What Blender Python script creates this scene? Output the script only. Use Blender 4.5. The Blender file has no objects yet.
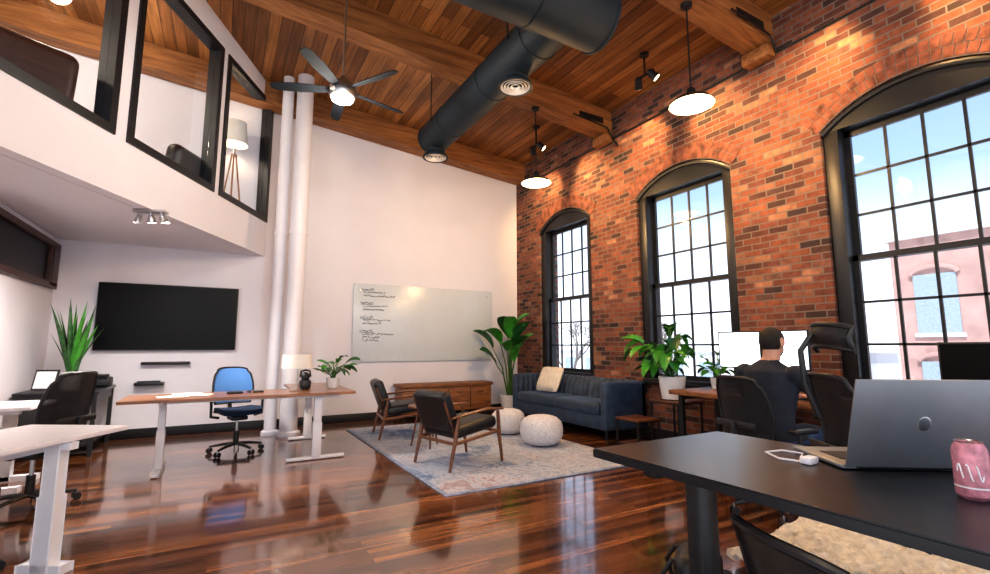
import bpy, bmesh, math, random
from mathutils import Vector, Matrix, Euler
random.seed(7)
D=bpy.data; C=bpy.context
pi=math.pi
def V(*a): return Vector(a)

# ------------------------------------------------------------------ materials
def newmat(name):
    m=D.materials.new(name); m.use_nodes=True
    nt=m.node_tree; b=nt.nodes.get('Principled BSDF')
    return m,nt,b
def nd(nt,t,**k):
    n=nt.nodes.new(t)
    for a,v in k.items():
        if a.startswith('i_'): n.inputs[a[2:].replace('_',' ')].default_value=v
        else: setattr(n,a,v)
    return n
def col(c): return (c[0],c[1],c[2],1)
def mat(name,c,rough=.5,metal=0,var=.12,nscale=12,bump=0,bscale=60,emit=0,coat=0,sheen=0,spec=.5,alpha=1):
    m,nt,b=newmat(name)
    b.inputs['Roughness'].default_value=rough; b.inputs['Metallic'].default_value=metal
    b.inputs['Specular IOR Level'].default_value=spec
    if coat: b.inputs['Coat Weight'].default_value=coat
    if sheen:
        b.inputs['Sheen Weight'].default_value=sheen; b.inputs['Sheen Roughness'].default_value=.4
        b.inputs['Sheen Tint'].default_value=col([min(1,x*3+.1) for x in c])
    tc=nd(nt,'ShaderNodeTexCoord'); n=nd(nt,'ShaderNodeTexNoise',i_Scale=nscale,i_Detail=3.0)
    nt.links.new(tc.outputs['Object'],n.inputs['Vector'])
    r=nd(nt,'ShaderNodeValToRGB')
    r.color_ramp.elements[0].position=.3; r.color_ramp.elements[1].position=.7
    r.color_ramp.elements[0].color=col([x*(1-var) for x in c]); r.color_ramp.elements[1].color=col([min(1,x*(1+var)) for x in c])
    nt.links.new(n.outputs['Fac'],r.inputs['Fac']); nt.links.new(r.outputs['Color'],b.inputs['Base Color'])
    if emit:
        b.inputs['Emission Color'].default_value=col(c); b.inputs['Emission Strength'].default_value=emit
    if bump:
        n2=nd(nt,'ShaderNodeTexNoise',i_Scale=bscale,i_Detail=4.0); nt.links.new(tc.outputs['Object'],n2.inputs['Vector'])
        bp=nd(nt,'ShaderNodeBump',i_Strength=bump,i_Distance=.01)
        nt.links.new(n2.outputs['Fac'],bp.inputs['Height']); nt.links.new(bp.outputs['Normal'],b.inputs['Normal'])
    if alpha<1: b.inputs['Alpha'].default_value=alpha
    return m
def ramp(nt,stops,interp='LINEAR'):
    r=nd(nt,'ShaderNodeValToRGB'); cr=r.color_ramp; cr.interpolation=interp
    while len(cr.elements)>1: cr.elements.remove(cr.elements[-1])
    cr.elements[0].position=stops[0][0]; cr.elements[0].color=col(stops[0][1])
    for p,c in stops[1:]:
        e=cr.elements.new(p); e.color=col(c)
    return r
def tiled(name,axes,bw,rh,mortar,stops,mcol,rough,nscale,namt,bump=.4,offset=.5,coat=0,rvar=0,freq=2,bumpd=.01,blotch=0):
    """plank / brick material; axes = which object axes run along the row and across the rows"""
    m,nt,b=newmat(name)
    tc=nd(nt,'ShaderNodeTexCoord'); sp=nd(nt,'ShaderNodeSeparateXYZ'); cb=nd(nt,'ShaderNodeCombineXYZ')
    L=nt.links.new
    L(tc.outputs['Object'],sp.inputs[0]); L(sp.outputs[axes[0]],cb.inputs[0]); L(sp.outputs[axes[1]],cb.inputs[1])
    dn=nd(nt,'ShaderNodeTexNoise',i_Scale=14.0,i_Detail=2.0)
    L(cb.outputs[0],dn.inputs['Vector'])
    br=nd(nt,'ShaderNodeTexBrick',offset=offset,offset_frequency=freq)
    br.inputs['Scale'].default_value=1; br.inputs['Brick Width'].default_value=bw; br.inputs['Row Height'].default_value=rh
    br.inputs['Mortar Size'].default_value=mortar; br.inputs['Mortar Smooth'].default_value=.15
    br.inputs['Color1'].default_value=(0,0,0,1); br.inputs['Color2'].default_value=(1,1,1,1); br.inputs['Mortar'].default_value=(0,0,0,1)
    if mortar>.004:
        va=nd(nt,'ShaderNodeVectorMath',operation='SCALE'); va.inputs[3].default_value=.008
        sb=nd(nt,'ShaderNodeVectorMath',operation='SUBTRACT'); sb.inputs[1].default_value=(.5,.5,.5)
        ad=nd(nt,'ShaderNodeVectorMath',operation='ADD')
        L(dn.outputs['Color'],sb.inputs[0]); L(sb.outputs[0],va.inputs[0]); L(va.outputs[0],ad.inputs[0]); L(cb.outputs[0],ad.inputs[1]); L(ad.outputs[0],br.inputs['Vector'])
    else: L(cb.outputs[0],br.inputs['Vector'])
    r=ramp(nt,stops); L(br.outputs['Color'],r.inputs['Fac'])
    mp=nd(nt,'ShaderNodeMapping'); mp.inputs['Scale'].default_value=nscale
    L(cb.outputs[0],mp.inputs['Vector'])
    n=nd(nt,'ShaderNodeTexNoise',i_Scale=1.0,i_Detail=6.0,i_Roughness=.65); L(mp.outputs[0],n.inputs['Vector'])
    r2=ramp(nt,[(.25,[1-namt]*3),(.75,[1+namt]*3)]); L(n.outputs['Fac'],r2.inputs['Fac'])
    mx=nd(nt,'ShaderNodeMix',data_type='RGBA',blend_type='MULTIPLY'); mx.inputs[0].default_value=1
    L(r.outputs['Color'],mx.inputs[6]); L(r2.outputs['Color'],mx.inputs[7])
    src=mx.outputs[2]
    if blotch:
        n3=nd(nt,'ShaderNodeTexNoise',i_Scale=1.1,i_Detail=4.0); L(cb.outputs[0],n3.inputs['Vector'])
        r3=ramp(nt,[(.3,[1-blotch]*3),(.7,[1+blotch*.5]*3)]); L(n3.outputs['Fac'],r3.inputs['Fac'])
        m3=nd(nt,'ShaderNodeMix',data_type='RGBA',blend_type='MULTIPLY'); m3.inputs[0].default_value=1
        L(src,m3.inputs[6]); L(r3.outputs['Color'],m3.inputs[7]); src=m3.outputs[2]
    mm=nd(nt,'ShaderNodeMix',data_type='RGBA'); L(br.outputs['Fac'],mm.inputs[0]); L(src,mm.inputs[6]); mm.inputs[7].default_value=col(mcol)
    L(mm.outputs[2],b.inputs['Base Color'])
    b.inputs['Roughness'].default_value=rough
    if rvar:
        mr=nd(nt,'ShaderNodeMapRange'); mr.inputs[3].default_value=rough-rvar; mr.inputs[4].default_value=rough+rvar
        L(n.outputs['Fac'],mr.inputs[0]); L(mr.outputs[0],b.inputs['Roughness'])
    if coat: b.inputs['Coat Weight'].default_value=coat; b.inputs['Coat Roughness'].default_value=.07; b.inputs['Coat IOR'].default_value=1.65
    ma=nd(nt,'ShaderNodeMath',operation='MULTIPLY_ADD'); ma.inputs[1].default_value=-1.0
    L(br.outputs['Fac'],ma.inputs[0]); 
    ms=nd(nt,'ShaderNodeMath',operation='MULTIPLY'); ms.inputs[1].default_value=.35; L(n.outputs['Fac'],ms.inputs[0]); L(ms.outputs[0],ma.inputs[2])
    bp=nd(nt,'ShaderNodeBump',i_Strength=bump,i_Distance=bumpd); L(ma.outputs[0],bp.inputs['Height']); L(bp.outputs['Normal'],b.inputs['Normal'])
    if coat: L(bp.outputs['Normal'],b.inputs['Coat Normal'])
    return m
def wood(name,c1,c2,scale=(1,14,14),rough=.4,coat=0):
    m,nt,b=newmat(name); L=nt.links.new
    tc=nd(nt,'ShaderNodeTexCoord'); mp=nd(nt,'ShaderNodeMapping'); mp.inputs['Scale'].default_value=scale
    L(tc.outputs['Object'],mp.inputs[0])
    n=nd(nt,'ShaderNodeTexNoise',i_Scale=1.6,i_Detail=7.0,i_Roughness=.62,i_Distortion=.6); L(mp.outputs[0],n.inputs['Vector'])
    r=ramp(nt,[(.3,c1),(.7,c2)]); L(n.outputs['Fac'],r.inputs['Fac']); L(r.outputs['Color'],b.inputs['Base Color'])
    b.inputs['Roughness'].default_value=rough
    if coat: b.inputs['Coat Weight'].default_value=coat
    bp=nd(nt,'ShaderNodeBump',i_Strength=.25,i_Distance=.01); L(n.outputs['Fac'],bp.inputs['Height']); L(bp.outputs['Normal'],b.inputs['Normal'])
    return m

M_white=mat('wall_paint',(.75,.735,.79),.6,var=.02,nscale=2,bump=.04,bscale=40)
M_soffit=mat('soffit_paint',(.76,.745,.80),.6,var=.02)
M_brick=tiled('brick',(1,2),.215,.076,.0075,
   [(0,(.035,.020,.020)),(.14,(.08,.030,.024)),(.34,(.165,.052,.031)),(.58,(.235,.077,.038)),(.78,(.13,.043,.034)),(.92,(.33,.155,.09)),(1,(.06,.030,.03))],
   (.150,.12,.108),.9,(9,9,9),.5,bump=1,bumpd=.022,blotch=.4)
M_brickarch=mat('brick_arch',(.18,.060,.036),.88,var=.65,nscale=9,bump=.6,bscale=50)
M_mortar=mat('mortar',(.15,.12,.108),.9,bump=.4)
M_ceil=tiled('ceiling_planks',(1,0),5.2,.145,.004,[(0,(.155,.058,.015)),(.5,(.30,.118,.031)),(1,(.44,.195,.058))],(.015,.006,.003),.55,(1.2,22,1),.6,bump=.5,offset=.37,blotch=.3)
M_floor=tiled('floor_planks',(0,1),1.5,.075,.0018,[(0,(.045,.015,.006)),(.3,(.11,.036,.012)),(.7,(.21,.073,.024)),(1,(.35,.14,.05))],(.012,.005,.003),.16,(1.8,30,1),.7,bump=.10,offset=.41,coat=.75,rvar=.07,bumpd=.003,blotch=.25)
M_beam=wood('beam_timber',(.13,.045,.014),(.42,.18,.055),(.7,9,9),.6)
M_black=mat('black_paint',(.012,.012,.014),.4,var=.1)
M_frame=mat('window_black',(.010,.011,.014),.4)
M_duct=mat('duct_paint',(.012,.020,.028),.6,metal=0,var=.1,spec=.35)
M_pipe=mat('pipe_white',(.78,.765,.81),.4,var=.02)
M_steel=mat('brushed_steel',(.55,.55,.56),.28,metal=1,var=.08)
M_alu=mat('aluminium_dark',(.22,.23,.25),.42,metal=.6,var=.04)
M_darkmetal=mat('dark_metal',(.02,.02,.022),.4,metal=.4)
M_woodtop=wood('walnut_top',(.16,.055,.018),(.38,.16,.06),(2,16,16),.3,.3)
M_woodframe=wood('walnut_frame',(.09,.03,.012),(.20,.075,.03),(4,12,12),.35,.2)
M_rustic=wood('rustic_wood',(.11,.04,.014),(.32,.13,.045),(2,10,10),.5)
M_doorwood=wood('trim_brown',(.030,.010,.006),(.085,.026,.014),(8,2,8),.4)
M_whitem=mat('white_metal',(.80,.79,.82),.35,var=.02)
M_whitetop=mat('white_laminate',(.80,.76,.78),.25,var=.02)
M_blacktop=mat('black_laminate',(.010,.011,.014),.30,var=.1)
M_leather=mat('black_leather',(.010,.010,.012),.42,var=.2,bump=.15,bscale=90)
M_velvet=mat('blue_velvet',(.024,.044,.080),.65,var=.4,nscale=7,sheen=.7)
M_cream=mat('cream_fabric',(.66,.60,.52),.9,var=.12,bump=.4,bscale=70)
M_knit=mat('white_knit',(.64,.62,.64),.95,var=.16,nscale=40,bump=.9,bscale=60)
M_fleece=mat('sheepskin',(.66,.58,.47),1,var=.22,nscale=30,bump=1,bscale=70,sheen=.3)
M_leaf=mat('leaf_green',(.016,.085,.020),.4,var=.45,nscale=6)
M_leafl=mat('leaf_bright',(.045,.23,.022),.4,var=.4,nscale=6)
M_snake=mat('snake_leaf',(.030,.10,.030),.45,var=.6,nscale=22)
M_stem=mat('stem_green',(.05,.13,.025),.5)
M_soil=mat('soil',(.03,.018,.01),.95)
M_pot=mat('white_ceramic',(.76,.74,.73),.3,var=.03)
M_shade=mat('lamp_shade_fabric',(.82,.78,.72),.8,var=.03)
M_screen=mat('tv_screen',(.004,.004,.005),.35,var=.05,spec=.15)
M_lit=mat('lit_screen',(.80,.92,1.0),.4,emit=1.7,var=.02)
M_plastic=mat('black_plastic',(.013,.013,.015),.45)
M_blade=mat('fan_blade',(.010,.012,.015),.8,spec=.15)
M_navyseat=mat('navy_seat',(.012,.030,.07),.8)
M_can=mat('can_pink',(.50,.20,.25),.35,var=.4,nscale=38)
M_paper=mat('paper',(.85,.85,.86),.7,var=.03)
M_ink=mat('ink',(.01,.01,.03),.6)
M_wb=mat('glass_board',(.62,.67,.71),.25,var=.02)
M_skin=mat('skin',(.50,.26,.18),.55,var=.06)
M_hair=mat('hair_dark',(.014,.010,.008),.8,var=.4,nscale=60,bump=.6,bscale=150)
M_shirt=mat('navy_shirt',(.012,.017,.030),.85,var=.25,nscale=10,bump=.3,bscale=25)
M_jeans=mat('jeans',(.030,.055,.11),.85,var=.2,bump=.3)
M_shoe=mat('shoe',(.05,.04,.035),.6)
M_eye=mat('eye_white',(.8,.8,.8),.2); M_iris=mat('iris',(.05,.03,.02),.2); M_lip=mat('lips',(.40,.14,.11),.5)
M_glow=mat('lamp_diffuser',(1,.80,.50),.5,emit=5,var=.01)
M_glowc=mat('lamp_led',(1,.95,.88),.5,emit=4,var=.01)
M_grass=mat('outside_ground',(.80,.80,.82),.9,var=.05,nscale=.3)
M_obrick=mat('outside_brick',(.46,.28,.24),.9,var=.2,nscale=1.2)
M_oglass=mat('outside_glass',(.30,.36,.42),.3)
M_otrim=mat('outside_stone',(.65,.63,.61),.9)
M_bark=mat('bark',(.16,.13,.12),.9)

def meshy(name,c,dens):
    m,nt,b=newmat(name); b.inputs['Base Color'].default_value=col(c); b.inputs['Roughness'].default_value=.6
    tc=nd(nt,'ShaderNodeTexCoord'); w=nd(nt,'ShaderNodeTexWave',bands_direction='Z',i_Scale=60.0)
    nt.links.new(tc.outputs['Object'],w.inputs['Vector'])
    mr=nd(nt,'ShaderNodeMapRange'); mr.inputs[3].default_value=dens-.12; mr.inputs[4].default_value=min(1,dens+.12)
    nt.links.new(w.outputs['Fac'],mr.inputs[0]); nt.links.new(mr.outputs[0],b.inputs['Alpha'])
    return m
M_mesh=meshy('chair_mesh_black',(.014,.015,.018),.80)
M_meshblue=meshy('chair_mesh_blue',(.08,.25,.60),.88)
def glassmat():
    m=D.materials.new('window_glass'); m.use_nodes=True; nt=m.node_tree; nt.nodes.clear()
    o=nd(nt,'ShaderNodeOutputMaterial'); t=nd(nt,'ShaderNodeBsdfTransparent'); t.inputs[0].default_value=(.94,.97,1,1)
    g=nd(nt,'ShaderNodeBsdfGlossy'); g.inputs['Roughness'].default_value=.02
    mx=nd(nt,'ShaderNodeMixShader'); mx.inputs[0].default_value=.05
    nt.links.new(t.outputs[0],mx.inputs[1]); nt.links.new(g.outputs[0],mx.inputs[2]); nt.links.new(mx.outputs[0],o.inputs[0]); return m
M_glass=glassmat()
def rugmat():
    m,nt,b=newmat('rug_pattern'); L=nt.links.new
    tc=nd(nt,'ShaderNodeTexCoord')
    v=nd(nt,'ShaderNodeTexVoronoi',i_Scale=1.7,feature='SMOOTH_F1'); L(tc.outputs['Object'],v.inputs['Vector'])
    n=nd(nt,'ShaderNodeTexNoise',i_Scale=4.0,i_Detail=10.0,i_Roughness=.8,i_Distortion=1.2); L(tc.outputs['Object'],n.inputs['Vector'])
    ad=nd(nt,'ShaderNodeMath',operation='MULTIPLY_ADD'); ad.inputs[1].default_value=.45; L(v.outputs['Distance'],ad.inputs[0]); L(n.outputs['Fac'],ad.inputs[2])
    r=ramp(nt,[(.50,(.09,.15,.28)),(.60,(.26,.33,.46)),(.67,(.52,.54,.61)),(.74,(.24,.28,.38)),(.80,(.54,.55,.61)),(.88,(.30,.22,.25)),(1,(.48,.50,.57))]); L(ad.outputs[0],r.inputs['Fac'])
    L(r.outputs['Color'],b.inputs['Base Color']); b.inputs['Roughness'].default_value=.95
    bp=nd(nt,'ShaderNodeBump',i_Strength=.3,i_Distance=.01); L(n.outputs['Fac'],bp.inputs['Height']); L(bp.outputs['Normal'],b.inputs['Normal'])
    return m
M_rug=rugmat()
M_rugedge=mat('rug_border',(.26,.31,.42),.95,var=.3,nscale=14)

# ------------------------------------------------------------------ mesh builder
class B:
    def __init__(s): s.bm=bmesh.new(); s.mats=[]; s.T=Matrix()
    def mi(s,m):
        if m not in s.mats: s.mats.append(m)
        return s.mats.index(m)
    def _fin(s,verts,m,smooth=False):
        vs=set(verts); i=s.mi(m)
        for v in vs: v.co=s.T@v.co
        for f in {f for v in vs for f in v.link_faces}:
            f.material_index=i; f.smooth=smooth
    def box(s,c,size,m,rot=(0,0,0),bev=0,seg=2):
        r=bmesh.ops.create_cube(s.bm,size=1); vs=r['verts']
        Mx=Matrix.Translation(c)@Euler(rot).to_matrix().to_4x4()@Matrix.Diagonal((*size,1))
        for v in vs: v.co=Mx@v.co
        if bev>0:
            bev=min(bev,min(size)*.49)
            es=list({e for v in vs for e in v.link_edges})
            o=bmesh.ops.bevel(s.bm,geom=es,offset=bev,segments=seg,affect='EDGES',profile=.5)
            allv=set(v for f in o['faces'] for v in f.verts)
            st=list(allv); seen=set(st)
            while st:
                v=st.pop()
                for e in v.link_edges:
                    w=e.other_vert(v)
                    if w not in seen: seen.add(w); st.append(w)
            vs=list(seen)
        s._fin(vs,m,bev>0)
    def b2(s,x0,x1,y0,y1,z0,z1,m,bev=0,**k):
        s.box(((x0+x1)/2,(y0+y1)/2,(z0+z1)/2),(abs(x1-x0),abs(y1-y0),abs(z1-z0)),m,bev=bev,**k)
    def ring(s,c,u,v,ru,rv,n): return [s.bm.verts.new(c+u*(math.cos(2*pi*k/n)*ru)+v*(math.sin(2*pi*k/n)*rv)) for k in range(n)]
    def tube(s,pts,r,m,n=10,cap=True,closed=False,smooth=True):
        pts=[Vector(p) for p in pts]; N=len(pts)
        rs=r if isinstance(r,(list,tuple)) else [r]*N
        rings=[]; prev=None
        for i,p in enumerate(pts):
            if closed: t=(pts[(i+1)%N]-pts[i-1]).normalized()
            elif i==0: t=(pts[1]-p).normalized()
            elif i==N-1: t=(p-pts[-2]).normalized()
            else: t=((pts[i+1]-p).normalized()+(p-pts[i-1]).normalized()); t=t.normalized() if t.length>1e-6 else (pts[i+1]-p).normalized()
            if prev is None:
                a=Vector((0,0,1)) if abs(t.z)<.9 else Vector((1,0,0)); u=t.cross(a).normalized()
            else:
                u=prev-t*prev.dot(t); u=u.normalized() if u.length>1e-6 else t.orthogonal().normalized()
            prev=u; v=t.cross(u)
            rr=rs[i]; ru,rv=(rr if isinstance(rr,(tuple,list)) else (rr,rr))
            rings.append(s.ring(p,u,v,ru,rv,n))
        vs=[v for q in rings for v in q]
        for i in range(N if closed else N-1):
            a=rings[i]; b=rings[(i+1)%N]
            for k in range(n): s.bm.faces.new((a[k],a[(k+1)%n],b[(k+1)%n],b[k]))
        if cap and not closed:
            s.bm.faces.new(rings[0][::-1]); s.bm.faces.new(rings[-1])
        s._fin(vs,m,smooth)
    def cyl(s,p0,p1,r,m,r2=None,n=24): s.tube([p0,p1],[r,r if r2 is None else r2],m,n=n)
    def lathe(s,prof,m,c=(0,0,0),n=28,cap=True):
        c=Vector(c); rings=[]
        for r,z in prof:
            rings.append([s.bm.verts.new(c+Vector((r*math.cos(2*pi*k/n),r*math.sin(2*pi*k/n),z))) for k in range(n)])
        for a,b in zip(rings,rings[1:]):
            for k in range(n): s.bm.faces.new((a[k],a[(k+1)%n],b[(k+1)%n],b[k]))
        if cap:
            s.bm.faces.new(rings[0][::-1]); s.bm.faces.new(rings[-1])
        s._fin([v for q in rings for v in q],m,True)
    def ell(s,c,r,m,rot=(0,0,0),seg=20):
        o=bmesh.ops.create_uvsphere(s.bm,u_segments=seg,v_segments=max(8,seg*2//3),radius=1)
        Mx=Matrix.Translation(c)@Euler(rot).to_matrix().to_4x4()@Matrix.Diagonal((*(r if hasattr(r,'__len__') else (r,r,r)),1))
        for v in o['verts']: v.co=Mx@v.co
        s._fin(o['verts'],m,True)
    def grid(s,P,m,smooth=True,thick=0):
        g=[[s.bm.verts.new(Vector(p)) for p in row] for row in P]
        fs=[]
        for i in range(len(g)-1):
            for j in range(len(g[0])-1):
                fs.append(s.bm.faces.new((g[i][j],g[i+1][j],g[i+1][j+1],g[i][j+1])))
        vs=[v for r in g for v in r]
        if thick:
            s.bm.normal_update()
            o=bmesh.ops.solidify(s.bm,geom=fs,thickness=thick)
            vs+= [e for e in o['geom'] if isinstance(e,bmesh.types.BMVert)]
        s._fin(vs,m,smooth)
    def prism(s,poly,ext,m,smooth=False):
        ext=Vector(ext); a=[s.bm.verts.new(Vector(p)) for p in poly]; b=[s.bm.verts.new(Vector(p)+ext) for p in poly]
        n=len(a); s.bm.faces.new(a[::-1]); s.bm.faces.new(b)
        for k in range(n): s.bm.faces.new((a[k],a[(k+1)%n],b[(k+1)%n],b[k]))
        s._fin(a+b,m,smooth)
    def leaf(s,p,az,el,L,W,bend,m,prof='oval',fold=.18,n=9,roll=0):
        p=Vector(p); P=[]; h=Vector((math.cos(az),math.sin(az),0)); side=Vector((-math.sin(az),math.cos(az),0)); e=el
        cur=p.copy(); st=L/n
        for i in range(n+1):
            t=i/n
            if prof=='oval': w=math.sin(pi*min(1,max(0,t*.96+.03)))**.75
            elif prof=='blade': w=(1-t**3)*(.75+.25*math.sin(pi*t))
            elif prof=='heart': w=(math.sin(pi*(t*.93+.06)**.62))**.8*(1.0 if i%2==0 else .72)
            w=max(w,.02)*W/2
            d=h*math.cos(e)+Vector((0,0,1))*math.sin(e); up=-h*math.sin(e)+Vector((0,0,1))*math.cos(e)
            sd=side*math.cos(roll)+up*math.sin(roll)
            P.append([cur-sd*w+up*w*fold*2, cur-sd*w*.5+up*w*fold*.8, cur.copy(), cur+sd*w*.5+up*w*fold*.8, cur+sd*w+up*w*fold*2])
            cur=cur+d*st; e-=bend/n
        s.grid(P,m)
    def squeeze(s,lim,ax=0,sg=1):
        mx=max(v.co[ax]*sg for v in s.bm.verts)
        if mx>lim:
            for v in s.bm.verts:
                if v.co[ax]*sg>0: v.co[ax]*=lim/mx
    def done(s,name,loc=(0,0,0),rz=0,parent=None,sharp=40,nofix=False):
        if not nofix: bmesh.ops.recalc_face_normals(s.bm,faces=s.bm.faces)
        me=D.meshes.new(name); s.bm.to_mesh(me); s.bm.free()
        for m in s.mats: me.materials.append(m)
        try: me.set_sharp_from_angle(angle=math.radians(sharp))
        except Exception: pass
        o=D.objects.new(name,me); C.scene.collection.objects.link(o)
        o.location=loc; o.rotation_euler=(0,0,rz)
        if parent: o.parent=parent
        return o
def empty(name,loc=(0,0,0),rz=0):
    o=D.objects.new(name,None); C.scene.collection.objects.link(o); o.location=loc; o.rotation_euler=(0,0,rz); o.empty_display_size=.1; return o
def light(kind,name,loc,energy,color=(1,1,1),parent=None,target=None,**k):
    l=D.lights.new(name,kind); l.energy=energy; l.color=color
    for a,v in k.items(): setattr(l,a,v)
    o=D.objects.new(name,l); C.scene.collection.objects.link(o); o.location=loc
    if target is not None: o.rotation_euler=(Vector(target)-Vector(loc)).to_track_quat('-Z','Y').to_euler()
    if parent: o.parent=parent
    return o

# ------------------------------------------------------------------ room constants
XW=5.45; YB=8.6; XL=-2.05
def zc(x): return 5.2+.09*(XW-x)
SOF=2.77
b=B(); b.b2(-2.4,XW+.5,-3,YB+.3,-.12,0,M_floor); b.done('floor')
b=B(); x0,x1=-5.8,XW+.5
b.prism([(x0,-3,zc(x0)),(x1,-3,zc(x1)),(x1,-3,zc(x1)+.15),(x0,-3,zc(x0)+.15)],(0,YB+3.3,0),M_ceil); b.done('ceiling')
b=B(); b.prism([(-5.8,YB,0),(XW+.5,YB,0),(XW+.5,YB,zc(XW+.5)),(-5.8,YB,zc(-5.8))],(0,.25,0),M_white); b.done('wall_back')
b=B(); b.b2(-2.0,XW-.02,YB-.025,YB-.002,0.003,.13,M_black,bev=.004); b.done('baseboard_back')
b=B(); b.b2(XL-.2,XL,2.0,YB-.01,0.002,SOF-.01,M_white); b.done('wall_left')
b=B(); b.b2(XL+.002,XL+.022,2.1,YB-.03,0.003,.13,M_black); b.done('baseboard_left')
b=B(); X=XL+.005
b.b2(X,X+.05,6.2,8.5,2.06,2.13,M_doorwood); b.b2(X,X+.05,6.2,8.5,2.60,2.67,M_doorwood)
for y in (6.24,8.20): b.b2(X,X+.05,y-.05,y+.05,2.13,2.60,M_doorwood)
b.b2(X,X+.012,6.25,8.3,2.13,2.60,M_screen); b.b2(X,X+.05,8.2,8.5,2.1,2.62,M_doorwood)
b.done('window_4')

WIN=[(6.2,7.74),(3.55,5.13),(.92,2.50),(-1.75,-.15)]
ZS,ZSP,ZT=.76,3.58,3.87
def arch(y0,y1,n=16,zs=ZSP,zt=ZT):
    w=(y1-y0)/2; h=zt-zs; R=(w*w+h*h)/(2*h); cz=zt-R; cy=(y0+y1)/2; a=math.asin(w/R)
    return [(cy+R*math.sin(-a+2*a*k/n),cz+R*math.cos(-a+2*a*k/n)) for k in range(n+1)],cy,cz,R,a
b=B(); T=.45; top=zc(XW)
def wallquad(y0,z0,y1,z1,y2,z2,y3,z3):
    b.prism([(XW,y0,z0),(XW,y1,z1),(XW,y2,z2),(XW,y3,z3)],(T,0,0),M_brick)
edges=[-3]
for y0,y1 in sorted(WIN): edges+= [y0,y1]
edges.append(YB)
for i in range(0,len(edges),2): wallquad(edges[i],0,edges[i+1],0,edges[i+1],top,edges[i],top)
for y0,y1 in WIN:
    wallquad(y0,0,y1,0,y1,ZS,y0,ZS)
    pts=arch(y0,y1)[0]
    for (ya,za),(yb,zb) in zip(pts,pts[1:]): wallquad(ya,za,yb,zb,yb,top,ya,top)
b.done('wall_brick')
b=B(); b.b2(XW-.03,XW-.002,-3,YB-.03,0.003,.14,M_black); b.done('baseboard_brick')
b=B()
for y0,y1 in WIN[:3]:
    _,cy,cz,R,a=arch(y0,y1)
    for ring in range(2):
        r0=R+.01+ring*.112; r1=r0+.103; aa=a+.02; n=int(2*aa*r0/.078)
        for k in range(n):
            t0=-aa+2*aa*(k+.06)/n; t1=-aa+2*aa*(k+.94)/n
            P=[(cy+r*math.sin(t),cz+r*math.cos(t)) for r,t in ((r0,t0),(r0,t1),(r1,t1),(r1,t0))]
            b.prism([(XW-.008,y,z) for y,z in P],(.03,0,0),M_brickarch)
    P=[(cy+(R)*math.sin(-a+2*a*k/12),cz+(R)*math.cos(-a+2*a*k/12)) for k in range(13)]+[(cy+(R+.23)*math.sin(a-2*a*k/12),cz+(R+.23)*math.cos(a-2*a*k/12)) for k in range(13)]
    for k in range(12): b.prism([(XW-.003,*P[k]),(XW-.003,*P[k+1]),(XW-.003,*P[24-k]),(XW-.003,*P[25-k])],(.01,0,0),M_mortar)
b.done('trim_arches')

for wi,(y0,y1) in enumerate(WIN):
    b=B(); xf=XW+.10; fw=.145; pts,cy,cz,R,a=arch(y0+.004,y1-.004,zt=ZT-.004)
    for (ya,yb) in ((y0+.004,y0+fw),(y1-fw,y1-.004)): b.b2(xf-.06,xf+.18,ya,yb,ZS+.002,ZSP+.0,M_frame,bev=.006)
    zh=3.56
    for (ya,za),(yb,zb) in zip(pts,pts[1:]): b.prism([(xf-.06,ya,zh),(xf-.06,yb,zh),(xf-.06,yb,zb),(xf-.06,ya,za)],(.2,0,0),M_frame)
    b.tube([(xf-.07,y,z-.035) for y,z in pts],.03,M_frame,n=8)
    b.b2(xf-.10,xf+.2,y0+.004,y1-.004,ZS+.002,ZS+.075,M_frame,bev=.008)
    ya,yb=y0+fw,y1-fw; zb0=ZS+.075; zm=2.19
    for (z0,z1,xo) in ((zb0,zm+.03,0.03),(zm-.03,zh,.09)):
        x=xf+xo; s=.05
        b.b2(x,x+.04,ya,ya+s,z0,z1,M_frame); b.b2(x,x+.04,yb-s,yb,z0,z1,M_frame)
        b.b2(x,x+.04,ya,yb,z0,z0+.06,M_frame); b.b2(x,x+.04,ya,yb,z1-.06,z1,M_frame)
        for k in range(1,4):
            y=ya+s+(yb-ya-2*s)*k/4; b.b2(x+.008,x+.032,y-.012,y+.012,z0,z1,M_frame)
        for k in range(1,3):
            z=z0+.06+(z1-z0-.12)*k/3; b.b2(x+.008,x+.032,ya,yb,z-.012,z+.012,M_frame)
        b.b2(x+.018,x+.021,ya+.02,yb-.02,z0+.02,z1-.02,M_glass)
    b.done('window_%d'%(wi+1) if wi<3 else 'window_5')
    b=B(); b.b2(XW-.06,XW+.2,y0+.003,y1-.003,ZS-.0,ZS+.03,M_black,bev=.006)
    b.done('trim_sill_%d'%(wi+1))

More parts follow.
